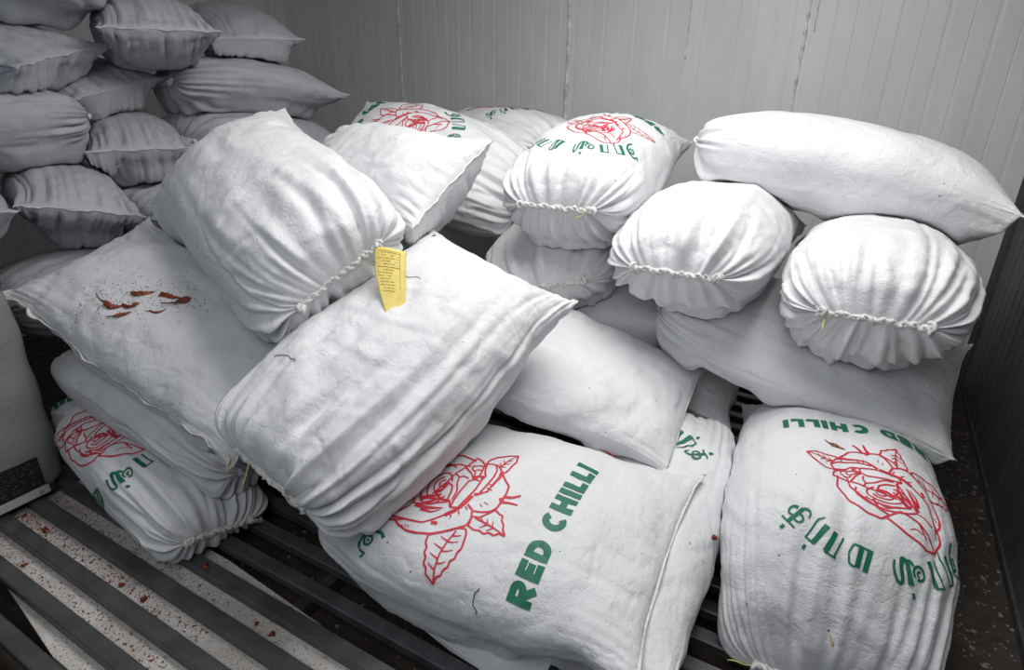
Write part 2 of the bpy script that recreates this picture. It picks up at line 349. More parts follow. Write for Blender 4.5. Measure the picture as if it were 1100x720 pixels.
def anchors(par, V):
    R = rot(*par[3:6]); c = np.array(par[:3]); q = (V-c)@R; a = q.copy()
    a[..., 0] *= .80; a[..., 1] *= .60; a[..., 2] = -par[9]*((a[..., 0]/(par[6]/2))**2-.3)
    return a@R.T+c
def clip_all(V, key):
    """where two sacks press on each other both surfaces meet in one shared contact face; the upper sack keeps more of its shape"""
    par = PARAMS[key]; Vf = V.reshape(-1, 3).copy(); An = anchors(par, Vf); T = np.ones(len(Vf))
    for kb, pb in PARAMS.items():
        if kb == key or np.linalg.norm(np.array(par[:3])-np.array(pb[:3])) > 1.25: continue
        dz = rank(key)-rank(kb); ka = 2.2**max(-1, min(1, dz/.15))
        def over(P_):  # > 0 : belongs to the other sack
            fb = phi(P_, pb)-GAP; fa = phi(P_, par)-GAP
            return np.where(fb < 0, (-fb)/ka-np.maximum(0, -fa)*ka, -1)
        ix = np.nonzero(over(Vf) > 0)[0]
        if not len(ix): continue
        lo = np.zeros(len(ix)); hi = np.ones(len(ix))
        for _ in range(13):
            m = (lo+hi)/2; P_ = An[ix]+(Vf[ix]-An[ix])*m[:, None]
            o = over(P_) > 0; hi = np.where(o, m, hi); lo = np.where(o, lo, m)
        T[ix] = np.minimum(T[ix], np.maximum(lo, .12))
    out = An+(Vf-An)*T[:, None]
    return out.reshape(V.shape)
GAP = .003
def sag(G, F, maxd=.10):
    """weight settles every sack: its underside drops onto whatever lies beneath"""
    for a in sorted(G, key=lambda k: PARAMS[k][2]):
        n = grid_normals(G[a]); V = G[a]; D = np.zeros(V.shape[:2])
        others = [BVHTree.FromPolygons(G[b].reshape(-1, 3).tolist(), F[b]) for b in G if b != a and np.linalg.norm(np.array(PARAMS[a][:3])-np.array(PARAMS[b][:3])) < 1.3]
        for i in range(2, V.shape[0]-2):
            for j in range(V.shape[1]):
                if n[i, j, 2] > -.35: continue
                p = Vector(V[i, j]); g = p.z-SL_TOP-.002
                for bt in others:
                    h = bt.ray_cast(p, Vector((0, 0, -1)), maxd+.02)
                    if h[0] is not None: g = min(g, h[3]-.004)
                wgt = min(1, (-n[i, j, 2]-.35)/.4)
                if g > 0: D[i, j] = -(g if g < maxd else maxd*(.5 if a == 'S14' else .15))*wgt
        Db = blur(D[..., None], 2)[..., 0]; D = np.maximum(D, Db)   # never deeper than the true gap
        G[a][..., 2] += D; G[a] = limits(G[a])
    return G
NC, MC = 42, 48
CF = grid_faces(NC, MC); CFD = {k: CF for k in PARAMS}
MOUTH = {'S10': .85}      # how far the gathered mouth hangs below the middle
orig = {k: base_shape(p, NC, MC, MOUTH.get(k, 0)) for k, p in PARAMS.items()}
coarse = {k: limits(clip_all(v, k)) for k, v in orig.items()}
pre = {k: v.copy() for k, v in coarse.items()}
coarse = sag(coarse, CFD)
sagd = {k: coarse[k]-pre[k] for k in coarse}

def up_interp(D, N, M):
    n, m = D.shape[:2]; a = np.linspace(0, n-1, N); b = np.arange(M)*m/M
    i = np.minimum(a.astype(int), n-2); fi = (a-i)[:, None, None]; j = b.astype(int) % m; fj = (b-b.astype(int))[None, :, None]; j2 = (j+1) % m
    return (D[i][:, j]*(1-fi)+D[i+1][:, j]*fi)*(1-fj)+(D[i][:, j2]*(1-fi)+D[i+1][:, j2]*fi)*fj
def sines(p, scale, rs, n=14):
    o = np.zeros(p.shape[:-1]); 
    wv = np.stack([np.sin((p@rs.normal(0, 1, 3))*3/scale+rs.uniform(0, 6)) for _ in range(3)], -1)*scale*.35
    q = p+wv
    for _ in range(n):
        d = rs.normal(0, 1, 3); d *= rs.uniform(.6, 1.7)/np.linalg.norm(d)
        o += np.sin(q@d*2*pi/scale/1.3+rs.uniform(0, 6.28))
    return o/sqrt(n/2)
def wrinkle(P, par, seed, folds=1., pucker=1., dents=1., reach=1.):
    N, M = P.shape[:2]; rs = np.random.RandomState(seed); L = par[6]; ends = par[10]
    s = ring_s(N); th = np.linspace(0, 2*pi, M, endpoint=False)[None]
    H = np.zeros((N, M))
    for e, kind in ((-1, ends[0]), (1, ends[1])):
        d = ((1-e*s)*L/2)[:, None]; far = .12 if (e == 1 and ends == 'gg') else 1.
        if kind == 'g':
            for _ in range(90):
                t0 = rs.uniform(0, 2*pi); w_ = rs.uniform(.032, .085); ln = rs.uniform(.06, .22)*reach*(2.0 if rs.rand() < .3 else 1)
                am = rs.uniform(.002, .0100)*folds*far; tilt = rs.normal(0, .35)
                q = (th-t0-tilt*d+pi) % (2*pi)-pi
                f = np.exp(-(q/w_)**2)-.55*np.exp(-((q-w_*1.7)/(w_*1.2))**2)
                H -= am*f*np.exp(-(d/ln)**2)*np.minimum(1, .25+d/.03)
            H += .006*folds*np.exp(-((d-.05)/.05)**2)
        else:
            for _ in range(110):
                t0 = rs.uniform(0, 2*pi); w_ = rs.uniform(.025, .05); ln = rs.uniform(.04, .16)*(2.2 if rs.rand() < .2*pucker else 1)
                am = rs.uniform(.001, .0042)*pucker; tilt = rs.normal(0, .2)
                q = (th-t0-tilt*d+pi) % (2*pi)-pi
                H -= am*np.exp(-(q/w_)**2)*np.exp(-(d/ln)**2)*np.minimum(1, d/.03)
    a = sines(P, .30, rs); b = sines(P, .13, rs); c = sines(P, .055, rs)
    edge = np.minimum(1, np.minimum(1+s, 1-s)[:, None]/.06)
    H += dents*edge*(.0032*a+.0016*b+.00045*c)
    rid = np.clip(1-np.abs(sines(P, .16, rs))*2.2, 0, 1)**2*np.clip(sines(P, .35, rs)-.2, 0, 1)
    H -= .0035*rid*dents*edge
    return H
def settle(keys, iters=2, margin=.0016, deep=.03):
    for _ in range(iters):
        bv = {}; box = {}
        for k in keys:
            S = SACKS[k]; bv[k] = BVHTree.FromPolygons(S.V.reshape(-1, 3).tolist(), grid_faces(S.N, S.M)); f = S.V.reshape(-1, 3); box[k] = (f.min(0), f.max(0))
        new = {}
        for a in keys:
            Sa = SACKS[a]; V = Sa.V.reshape(-1, 3); D = np.zeros_like(V)
            for b in keys:
                if a == b or np.any(box[a][0] > box[b][1]) or np.any(box[b][0] > box[a][1]): continue
                m = np.all((V > box[b][0]-.003) & (V < box[b][1]+.003), axis=1); ix = np.nonzero(m)[0]
                if not len(ix): continue
                ix = ix[np.abs(phi(V[ix], SACKS[b].par)) < .11]
                sh = .5-.3*max(-1, min(1, (rank(a)-rank(b))/.15))
                for i in ix:
                    co, nr, fi, ds = bv[b].find_nearest(Vector(V[i]), deep)
                    if co is None: continue
                    dd = (Vector(V[i])-co).dot(nr)
                    if dd < margin: D[i] += np.array(nr)*((margin-dd)*sh*1.08)
            new[a] = D
        for a in keys: SACKS[a].V = limits(SACKS[a].V+new[a].reshape(SACKS[a].V.shape))
def surf_curve(V, e): return .5*(V[e]+V[e][(-np.arange(V.shape[1])) % V.shape[1]])[:V.shape[1]//2+1]

class Sack: pass
SACKS = {}
def make_sack(key, name, label, group=None, res=(150, 180), mat=None, grey=False, folds=1., pucker=1., dents=1., hem=.010, reach=1., sidehem=False, tie=None, braid=True):
    par = PARAMS[key]; N, M = res
    V0 = base_shape(par, N, M, MOUTH.get(key, 0)); V = blur(clip_all(V0, key)-V0, 2)+V0
    V = V+blur(up_interp(sagd[key], N, M), 4)
    seed = sum(ord(c) for c in key)*7+len(key)
    n = grid_normals(V); V = V+n*wrinkle(V, par, seed, folds, pucker, dents, reach)[..., None]
    S = Sack(); S.V = V; S.par = par; S.N = N; S.M = M; S.key = key; S.opt = dict(hem=hem, sidehem=sidehem, tie=tie, braid=braid, grey=grey, mat=mat, name=name, label=label, group=group, seed=seed)
    SACKS[key] = S
    return S
def finish_sack(S):
    V = limits(S.V); par = S.par; o_ = S.opt; N, M = S.N, S.M; ends = par[10]; L, Wd = par[6], par[7]
    S.n = grid_normals(V)
    ctr = np.array([par[0], par[1], V[..., 2].min()])
    s = ring_s(N); uu = np.repeat((s*L/2)[:, None], M, 1); vv = np.repeat((np.arange(M)/M*2*(Wd+par[8])*.8)[None], N, 0)
    root = bpy.data.objects.new(o_['name'], None); root.empty_display_size = .1; COL.objects.link(root); root.location = ctr; bpy.context.view_layer.update()
    tag(root, o_['label'], 'sack', o_['group'])
    W_ = (V-0).reshape(-1, 3)
    body = mesh_obj('sack_body', W_-ctr, grid_faces(N, M), o_['mat'] or (M_SHADED if o_['grey'] else M_WHITE), None, True, np.stack([uu, vv], -1).reshape(-1, 2))
    body.parent = root
    S.root = root; S.ctr = ctr
    r = random.Random(o_['seed'])
    for e, k in ((0, ends[0]), (N-1, ends[1])):
        line = surf_curve(V, e); inner = surf_curve(V, 3 if e == 0 else N-4)
        out = line-inner; out = out/(np.linalg.norm(out, axis=1, keepdims=True)+1e-9)
        out = out*.3+out.mean(0)*.7; out /= np.linalg.norm(out, axis=1, keepdims=True)
        if k != 'g' and o_['hem'] > 0:
            nrm = np.cross(np.gradient(line, axis=0), out); nrm /= np.linalg.norm(nrm, axis=1, keepdims=True)+1e-9
            h = o_['hem']; mbh = MB(); n_ = len(line); vs = []
            for i in range(n_):
                wv = .0016*sin(i*.33+o_['seed'])+.0008*sin(i*.9); hh = h*(1+.12*sin(i*.21))
                if i in (0, n_-1): hh *= 1.5
                b0 = line[i]-out[i]*.006
                for q, tk in ((0, 1.6), (.5, 1.9), (1, 1.5)):
                    for sg in (1, -1): vs.append(b0+out[i]*(hh*q)+nrm[i]*(wv*q*2+sg*.0012*tk))
            fs = []
            for i in range(n_-1):
                a, b = i*6, (i+1)*6
                for p, q in ((0, 2), (2, 4), (4, 5), (5, 3), (3, 1), (1, 0)): fs.append((a+p, b+p, b+q, a+q))
            fs += [(0, 2, 3, 1), (2, 4, 5, 3)]; e6 = (n_-1)*6; fs += [(e6+1, e6+3, e6+2, e6), (e6+3, e6+5, e6+4, e6+2)]
            mbh.add(vs, fs); ob = mbh.build('seam_hem', M_HEM_SHADED if o_['grey'] else M_HEM, None); ob.parent = root; ob.location = -Vector(ctr)
        if k == 'g' and o_['braid']:
            # gathered mouth sewn into a rope-like roll
            mbb = MB(); n_ = len(line); dense = []
            tot = np.linalg.norm(np.diff(line, axis=0), axis=1).cumsum(); tot = np.r_[0, tot]
            K = 90
            cl = np.stack([np.interp(np.linspace(0, tot[-1], K), tot, line[:, c]) for c in range(3)], -1)
            oc = np.stack([np.interp(np.linspace(0, tot[-1], K), tot, out[:, c]) for c in range(3)], -1)
            side = np.array([0, 0, 1.])
            for ph in (0, pi):
                pts = []; rr = []
                for i in range(K):
                    wob = .003*sin(i*.35+o_['seed']); q = i*.42+ph
                    c_ = cl[i]+oc[i]*(.004+.004*sin(q))+side*(.0058*cos(q)+wob); pts.append(c_+np.array([r.uniform(-.0012, .0012) for _ in range(3)])); rr.append(.0058*(1+.25*sin(i*.8+ph*2)+r.uniform(-.15, .2))*(1.35 if i < 7 or i > K-8 else 1))
                mbb.tube(pts, rr, 8)
            for en in (2, K-3):
                for _ in range(5):
                    c0 = cl[en]+oc[en]*.005+np.array([r.uniform(-.008, .008) for _ in range(3)])
                    a_ = r.uniform(0, 6.28); pts = [c0+np.array([cos(a_+t)*.011, sin(a_*2+t)*.007, sin(a_+t)*.011]) for t in np.linspace(0, 3.6, 9)]
                    mbb.tube(pts, [.003, .005, .006, .0065, .0065, .0065, .006, .005, .003], 7)
            ob = mbb.build('gathered_mouth', M_BRAID, None); ob.parent = root; ob.location = -Vector(ctr)
            S.mouth = cl; S.mouth_out = oc
    if o_['sidehem']:
        j0 = o_['sidehem'] % M; line = V[2:N-2, j0]; j1 = (j0+4) % M; j2 = (j0-4) % M
        out = line-.5*(V[2:N-2, j1]+V[2:N-2, j2]); out = blur(out[:, None], 12)[:, 0]; out /= np.linalg.norm(out, axis=1, keepdims=True)+1e-9
        vs = []; n_ = len(line)
        for i in range(n_):
            hh = .015*(1+.3*sin(i*.21)+.15*sin(i*.63)); dn = np.array([0, 0, -1.])*(.4+.3*sin(i*.21))
            d_ = out[i]+dn*.5; d_ /= np.linalg.norm(d_)
            u_ = np.cross(d_, np.gradient(line, axis=0)[i]); u_ /= np.linalg.norm(u_)+1e-9
            for q in (0, .5, 1):
                for sg in (1, -1): vs.append(line[i]-out[i]*.004+d_*(hh*q*1.3)+u_*(sg*.0016+.004*q*sin(i*.55)))
        fs = []
        for i in range(n_-1):
            a, b = i*6, (i+1)*6
            for p, q in ((0, 2), (2, 4), (4, 5), (5, 3), (3, 1), (1, 0)): fs.append((a+p, b+p, b+q, a+q))
        fs += [(0, 2, 3, 1), (2, 4, 5, 3)]; e6 = (n_-1)*6; fs += [(e6+1, e6+3, e6+2, e6), (e6+3, e6+5, e6+4, e6+2)]
        mbh = MB(); mbh.add(vs, fs); ob = mbh.build('side_hem', M_HEM, None); ob.parent = root; ob.location = -Vector(ctr)
    if o_['tie'] and hasattr(S, 'mouth'):
        for (fr, dirs, ln) in o_['tie']:
            i = int(fr*(len(S.mouth)-1)); p = Vector(S.mouth[i])+Vector(S.mouth_out[i])*.012; d = Vector(dirs).normalized(); pts = []
            for q in range(9):
                t = q/8; pts.append(p+d*(ln*t)+Vector((0, 0, -.25*ln*t*t))+Vector((0, 0, .004*sin(t*9))))
            mbt = MB(); mbt.tube(pts, .0016, 6); ob = mbt.build('tie_string', M_TIE, None); ob.parent = root; ob.location = -Vector(ctr)

#SACKS-BEGIN
GF, GB, GR = 'white sacks heaped in the middle', 'sacks stacked at the left in the shade', 'white sacks stacked at the right wall'
SPEC = [
 ('S8', 'chilli_sack', 'big white front sack with a red rose and green RED CHILLI lettering running upward', GF, dict(res=(190, 230), folds=.7, pucker=.7, hem=.012)),
 ('S9', 'chilli_sack', 'narrow strip of white sack wedged between the two big RED CHILLI sacks in front', GF, dict(res=(200, 240), folds=.5, pucker=.6)),
 ('S10', 'chilli_sack', 'white sack at the lower right with upside-down red rose and green lettering, near the wall', GR, dict(res=(190, 230), folds=1.1, pucker=.5, tie=[(.05, (-.9, -.1, .12), .09)])),
 ('S19', 'woven_sack', 'flat white sack with dark specks, its seam corner resting on the big RED CHILLI sack', GF, dict(res=(150, 180), folds=.6, pucker=.8)),
 ('S4', 'woven_sack', 'very large plain white sack in the centre, pointed ear at its far right corner', GF, dict(res=(220, 270), folds=1.8, pucker=.7, reach=1.9, tie=[(.25, (-.1, -.5, -.8), .06), (.08, (-.3, -.4, -.6), .06)])),
 ('S1', 'woven_sack', 'plump white sack topping the heap, yellow paper tag hanging at its gathered mouth', GF, dict(res=(210, 250), folds=1.4, pucker=.8, reach=1.5)),
 ('S3', 'woven_sack', 'white sack strewn with broken dried chillies, frayed hem along its front edge', GF, dict(res=(170, 220), folds=.8, pucker=1.1, sidehem=1, hem=.012)),
 ('S5', 'woven_sack', 'shaded white sack squeezed between the chilli-strewn sack and the rose sack below', GF, dict(res=(150, 180), folds=1.6, pucker=.7, reach=1.4, tie=[(.8, (.3, -.4, -.6), .05)])),
 ('S6', 'chilli_sack', 'rose-printed white sack at the lower left standing on the bare steel bars', GF, dict(res=(170, 200), folds=1.5, pucker=.6, reach=1.4)),
 ('S11', 'woven_sack', 'long white sack lying crosswise on the lower right rose sack, beneath two gathered sacks', GR, dict(res=(160, 200), folds=1.2, pucker=.7)),
 ('S12', 'woven_sack', 'round-fronted white sack with braided mouth and yellow string, nearest the right wall', GR, dict(res=(190, 230), folds=1.5, pucker=.6, reach=1.3, tie=[(.03, (.0, -.6, -.5), .05)])),
 ('S13', 'woven_sack', 'white sack with gathered braided mouth, second row, left of the one with yellow string', GR, dict(res=(180, 220), folds=1.4, pucker=.6, reach=1.2)),
 ('S14', 'woven_sack', 'long smooth white sack lying on top of the right stack against the wall', GR, dict(res=(170, 210), folds=1.2, pucker=.6, dents=.6)),
 ('S15', 'chilli_sack', 'rose-printed white sack with braided mouth facing front, left of the long top sack', GF, dict(res=(190, 230), folds=1.2, pucker=.6, tie=[(.95, (-.8, -.3, -.5), .05)])),
 ('S17', 'chilli_sack', 'rose-printed white sack with its ear sticking up, right behind the seam-edged sack', GF, dict(res=(150, 190), folds=1.4, pucker=.6, reach=2.)),
 ('S16', 'chilli_sack', 'rose-printed white sack farthest back against the panel wall, mostly hidden', GF, dict(res=(130, 160), folds=1., pucker=.6)),
 ('S2', 'woven_sack', 'white sack just behind the tagged sack, slanting sewn seam and ear on its right', GF, dict(res=(160, 200), folds=.8, pucker=1.1, hem=.012)),
 ('S18', 'woven_sack', 'small visible end of a white sack tucked under the rose sack with braided mouth', GF, dict(res=(140, 170), folds=1.3, pucker=.6, reach=1.5)),
 ('S20', 'woven_sack', 'mostly buried white sack seen in the gap left of the gathered second-row sack', GF, dict(res=(90, 110), folds=.6, pucker=.6)),
 ('S21', 'woven_sack', 'small white sack corner poking out under the long crosswise sack', GR, dict(res=(110, 130), folds=.8, pucker=.9)),
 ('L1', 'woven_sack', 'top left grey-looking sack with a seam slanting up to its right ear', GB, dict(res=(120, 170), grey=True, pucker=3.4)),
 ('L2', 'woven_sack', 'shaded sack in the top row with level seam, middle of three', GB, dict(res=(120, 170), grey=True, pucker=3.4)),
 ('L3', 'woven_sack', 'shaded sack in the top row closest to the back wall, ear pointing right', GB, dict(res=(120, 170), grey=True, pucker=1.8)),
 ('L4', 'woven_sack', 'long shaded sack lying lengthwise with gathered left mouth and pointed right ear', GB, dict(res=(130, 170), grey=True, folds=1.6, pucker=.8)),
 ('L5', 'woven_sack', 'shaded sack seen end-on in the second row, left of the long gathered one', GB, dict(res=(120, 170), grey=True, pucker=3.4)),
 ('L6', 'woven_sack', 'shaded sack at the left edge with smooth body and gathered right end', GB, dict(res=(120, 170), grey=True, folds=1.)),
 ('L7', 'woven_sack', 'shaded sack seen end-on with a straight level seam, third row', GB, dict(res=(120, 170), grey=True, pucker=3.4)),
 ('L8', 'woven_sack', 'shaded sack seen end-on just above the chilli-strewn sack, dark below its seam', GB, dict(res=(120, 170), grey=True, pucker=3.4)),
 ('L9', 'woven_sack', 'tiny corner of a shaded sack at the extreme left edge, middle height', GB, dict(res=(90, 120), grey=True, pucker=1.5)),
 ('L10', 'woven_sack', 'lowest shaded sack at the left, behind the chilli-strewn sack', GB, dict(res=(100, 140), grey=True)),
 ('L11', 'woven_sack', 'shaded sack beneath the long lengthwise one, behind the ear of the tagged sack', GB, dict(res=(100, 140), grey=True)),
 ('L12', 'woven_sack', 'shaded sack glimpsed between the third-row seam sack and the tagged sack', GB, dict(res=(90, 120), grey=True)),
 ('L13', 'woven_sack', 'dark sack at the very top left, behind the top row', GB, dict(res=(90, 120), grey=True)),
]
for key, nm, lab, grp, kw in SPEC: make_sack(key, nm, lab, grp, **kw)
settle(list(SACKS))
for s_ in SACKS.values(): finish_sack(s_)
#SACKS-END
PRINTS = [dict(key='S8', a0=-.084, b0=.275, k=.94, rotd=-2), dict(key='S10', a0=-.050, b0=.485, k=.83, rotd=6), dict(key='S9', a0=-.059, b0=.329, k=.84, what='G', lift=.0035),
 dict(key='S6', a0=.05, b0=.145, k=.9, rotd=-22), dict(key='S15', a0=-.055, b0=.35, k=.84, rotd=-6), dict(key='S17', a0=-.023, b0=.10, k=.9, rotd=-11), dict(key='S16', a0=.03, b0=.14, k=.9, rotd=6)]

# ------------------------------------------------------------------ printing on the sacks
U = .00078     # metres per drawing unit
def z8(pts):   # drawing frame turned upright
    o = []
    for x, y in pts:
        a, b = x-500, y-690; o.append((a*.483-b*.876, -a*.876-b*.483))
    return o
ROSE = []      # (points, start width, end width)
def st(pts, w0=9, w1=None, conv=True): ROSE.append((z8(pts) if conv else pts, w0*.82, (w0 if w1 is None else w1)*.82))
st([(365,85),(380,60),(410,42),(450,35),(497,38),(490,60),(487,85),(468,108),(455,130),(437,148),(428,135),(415,102),(395,88),(365,85)], 9)
st([(418,118),(440,88),(460,65),(490,42)], 9, 5); st([(425,105),(420,80)], 8, 3); st([(440,86),(436,62)], 7, 3); st([(436,95),(462,92)], 8, 3); st([(452,75),(474,74)], 6, 3); st([(415,112),(445,112)], 12, 3)
st([(160,400),(150,428),(157,445),(147,462),(154,480),(143,498),(153,515),(148,535),(160,550),(172,572),(188,548),(205,548),(214,530),(232,525),(240,504),(258,500),(266,480),(282,468),(290,445),(298,420),(298,395),(270,388),(230,392),(190,396),(160,400)], 9)
st([(172,570),(185,520),(205,470),(230,430),(262,398)], 9, 7)
for a, b in (((182,525),(160,498)), ((196,490),(168,465)), ((212,458),(182,432)), ((230,430),(205,408)), ((190,505),(225,505)), ((208,465),(250,468)), ((228,432),(270,440)), ((246,412),(280,418))): st([a, ((a[0]+b[0])/2, (a[1]+b[1])/2+3), b], 8, 3)
st([(318,345),(345,352),(372,340),(405,325),(418,345),(432,352),(426,372),(434,392),(430,410),(438,438),(415,424),(398,430),(380,416),(360,418),(345,402),(325,400),(303,382),(312,362),(318,345)], 9)
st([(330,352),(360,372),(395,398),(435,434)], 10, 5); st([(358,372),(352,352)], 9, 3); st([(375,384),(375,360)], 9, 3); st([(392,397),(396,372)], 8, 3); st([(372,384),(345,392)], 8, 3); st([(395,400),(370,408)], 8, 3)
st([(22,310),(40,340),(70,368),(110,386),(160,397),(210,393),(260,388),(298,380),(314,355),(318,318),(300,290)], 10)
st([(0,293),(40,312),(90,333),(130,346),(165,337),(200,327),(242,318),(280,300)], 9)
st([(100,262),(135,278),(170,283),(205,290)], 26, 6); st([(120,285),(160,300),(195,296)], 16, 4); st([(165,350),(190,352),(180,362)], 20, 6); st([(215,325),(255,312),(290,285),(318,255)], 22, 14); st([(240,330),(235,345)], 10, 3); st([(268,318),(268,335)], 10, 3); st([(292,300),(300,316)], 10, 3)
st([(55,345),(62,355)], 4); st([(68,345),(74,357)], 4); st([(80,350),(84,360)], 4)
st([(233,293),(262,240),(300,180),(322,172),(348,186),(330,222),(306,252),(278,285),(262,302),(233,293)], 9)
st([(370,90),(362,130),(366,160),(345,186)], 9); st([(405,92),(410,130),(395,172),(370,210),(345,240)], 9); st([(318,170),(340,155),(366,165)], 22, 10); st([(345,150),(350,175)], 10, 4)
st([(430,140),(420,170),(395,205),(375,236)], 18, 8); st([(378,236),(350,245),(322,250)], 8, 16); st([(430,145),(440,180),(456,215),(446,250),(428,285),(410,318),(385,330),(350,328),(322,322)], 10)
st([(380,205),(400,212)], 8, 3); st([(372,222),(392,236)], 8, 3); st([(345,290),(355,305)], 4); st([(362,285),(378,298)], 4)
st([(432,266),(465,272),(500,268)], 16, 10); st([(425,292),(455,296),(486,310)], 16, 10); st([(425,270),(430,298)], 22)
st([(330,48),(352,68),(362,95),(352,125),(340,155)], 9); st([(318,90),(310,115),(325,130),(318,170)], 8); st([(285,100),(310,140),(318,170)], 10, 8); st([(318,98),(340,92),(358,104)], 7); st([(318,125),(335,118),(350,125)], 7)
st([(245,128),(262,150),(285,152),(300,168)], 8); st([(262,150),(255,185),(258,225),(240,262)], 8); st([(215,165),(238,192),(236,225),(222,252)], 9); st([(185,192),(176,225),(200,248),(228,262)], 9)
st([(120,232),(160,238),(200,250),(232,264),(232,292)], 14, 8); st([(90,255),(140,262),(190,262),(230,266)], 8); st([(160,215),(200,180),(240,135),(285,98),(330,48)], 9); st([(170,215),(200,200),(212,180)], 14, 5)
Rr = lambda p, a=9, b=None: st(p, a, b, False)
Rr([(462,455),(470,520),(430,585),(372,628),(322,640),(292,618)], 10); Rr([(306,628),(240,672),(160,700),(112,688),(86,640),(96,590),(112,560)], 10)
Rr([(160,660),(190,610),(250,592),(292,618)], 9); Rr([(112,688),(150,640),(190,610)], 8); Rr([(330,600),(385,560),(420,505),(425,455)], 9); Rr([(292,618),(330,600),(345,560)], 9, 14)
for k, (rx, ry, a0, a1) in enumerate(((120, 70, -20, 150), (92, 55, 30, 250), (66, 42, -60, 170), (40, 26, 20, 300), (20, 14, 0, 330))):
    Rr([(285+6*k+rx*cos(radians(t)), 530-4*k+ry*sin(radians(t))) for t in np.linspace(a0, a1, 14)], 9, 7)
Rr([(210,560),(240,525),(262,490)], 30, 8); Rr([(200,530),(230,500),(250,480)], 18, 6); Rr([(250,575),(300,590),(330,575)], 12, 4); Rr([(130,600),(165,575),(200,570)], 10, 5); Rr([(175,650),(200,640),(225,652)], 4); Rr([(370,570),(400,545)], 12, 4)

def letters():
    o = []; x = 0; w = 26; H = 86; h = w/2
    def arc(cx, cy, rx, ry, a0, a1, n=14): return [(cx+rx*cos(radians(t)), cy+ry*sin(radians(t))) for t in np.linspace(a0, a1, n)]
    for ch, wd in (('R', 74), ('E', 60), ('D', 74), (' ', 26), ('C', 76), ('H', 74), ('I', 24), ('L', 56), ('L', 56), ('I', 24)):
        L_ = lambda p: o.append(([(x+a, b) for a, b in p], w, w))
        if ch == 'R': L_([(h, 0), (h, H)]); L_([(w-4, H-h), (wd-32, H-h)]+arc(wd-34, H-29, 22, 18, 90, -90)+[(w-4, H-47)]); L_([(wd-42, 36), (wd-12, 0)])
        if ch == 'E': L_([(h, 0), (h, H)]); L_([(w-2, H-h), (wd, H-h)]); L_([(w-2, H/2), (wd-5, H/2)]); L_([(w-2, h), (wd, h)])
        if ch == 'D': L_([(h, 0), (h, H)]); L_([(w-3, H-h), (wd-44, H-h)]+arc(wd-42, H/2, 30, H/2-h, 90, -90)+[(w-3, h)])
        if ch == 'C': L_(arc(wd/2+2, H/2, wd/2-h+1, H/2-h+2, 48, 312, 22))
        if ch == 'H': L_([(h, 0), (h, H)]); L_([(wd-h, 0), (wd-h, H)]); L_([(w-2, H/2), (wd-w+2, H/2)])
        if ch == 'I': L_([(h, 0), (h, H)])
        if ch == 'L': L_([(h, 0), (h, H)]); L_([(w-2, h), (wd, h)])
        x += wd+11
    return o
def tamil():
    circ = lambda cx, cy, r, a0=0, a1=360, n=14: [(cx+r*cos(radians(t)), cy+r*sin(radians(t))) for t in np.linspace(a0, a1, n)]
    G = {
     'ee': (70, [([(52,40),(40,28),(26,36),(24,56),(38,70),(56,62),(62,36),(50,8),(26,-8),(6,-6)], 8, 14), ([(10,108),(8,80),(22,92),(40,96),(58,84),(66,60),(60,20)], 8, 12), ([(36,50),(44,46)], 12, 10)]),
     'ra': (66, [([(14,2),(14,86)], 22, 22), ([(6,88),(58,88)], 7, 7), ([(54,88),(52,2)], 8, 8), ([(52,4),(38,-18)], 9, 5)]),
     'aa': (60, [([(12,2),(12,86)], 8, 8), ([(4,88),(50,88)], 7, 7), ([(46,86),(46,2)], 20, 20)]),
     'sa': (132, [(circ(30,42,24,60,400,18), 9, 9), ([(30,56),(40,46),(34,34),(24,38)], 9, 8), ([(50,20),(58,4),(70,8),(70,88)], 12, 22), ([(70,10),(88,-2),(98,30),(98,74),(108,90),(122,76),(126,40),(118,6)], 18, 8)]),
     'ma': (92, [([(14,88),(14,4)], 20, 20), ([(4,4),(74,4)], 8, 8), ([(74,4),(84,40),(76,78),(60,86),(46,76)], 8, 8), ([(46,84),(46,8)], 20, 20)]),
     'ka': (84, [([(42,92),(42,14)], 16, 16), ([(8,92),(74,92)], 8, 8), (circ(26,52,17), 9, 9), ([(42,58),(66,66),(80,50),(74,30),(58,26)], 8, 12), ([(42,14),(24,0),(6,10),(4,24)], 12, 6)])}
    seq = [('ee', 0), ('ra', 0), ('aa', 0), ('sa', 1), (None, 40), ('ma', 0), ('aa', 0), ('ra', 1), ('ka', 1)]
    tot = sum((G[g][0]+9) if g else f for g, f in seq); R0 = 352; cx, cy = 318, 420; pos = -tot/2; out = []
    for g, f in seq:
        if g is None: pos += f; continue
        wd, sts = G[g]; mid = (pos+wd/2)/R0; ca, sa = cos(-mid), sin(-mid)
        def T(p): # glyph box -> arch
            x, y = p[0]-wd/2, p[1]; X, Y_ = x, R0+y
            return (cx+X*ca-Y_*sa, cy+X*sa+Y_*ca)
        for pts, a, b in sts: out.append(([T(p) for p in pts], a, b))
        if f: out.append(([T((wd/2-7, 122)), T((wd/2+7, 122))], 19, 19))
        pos += wd+9
    return out
TSPLIT = 15
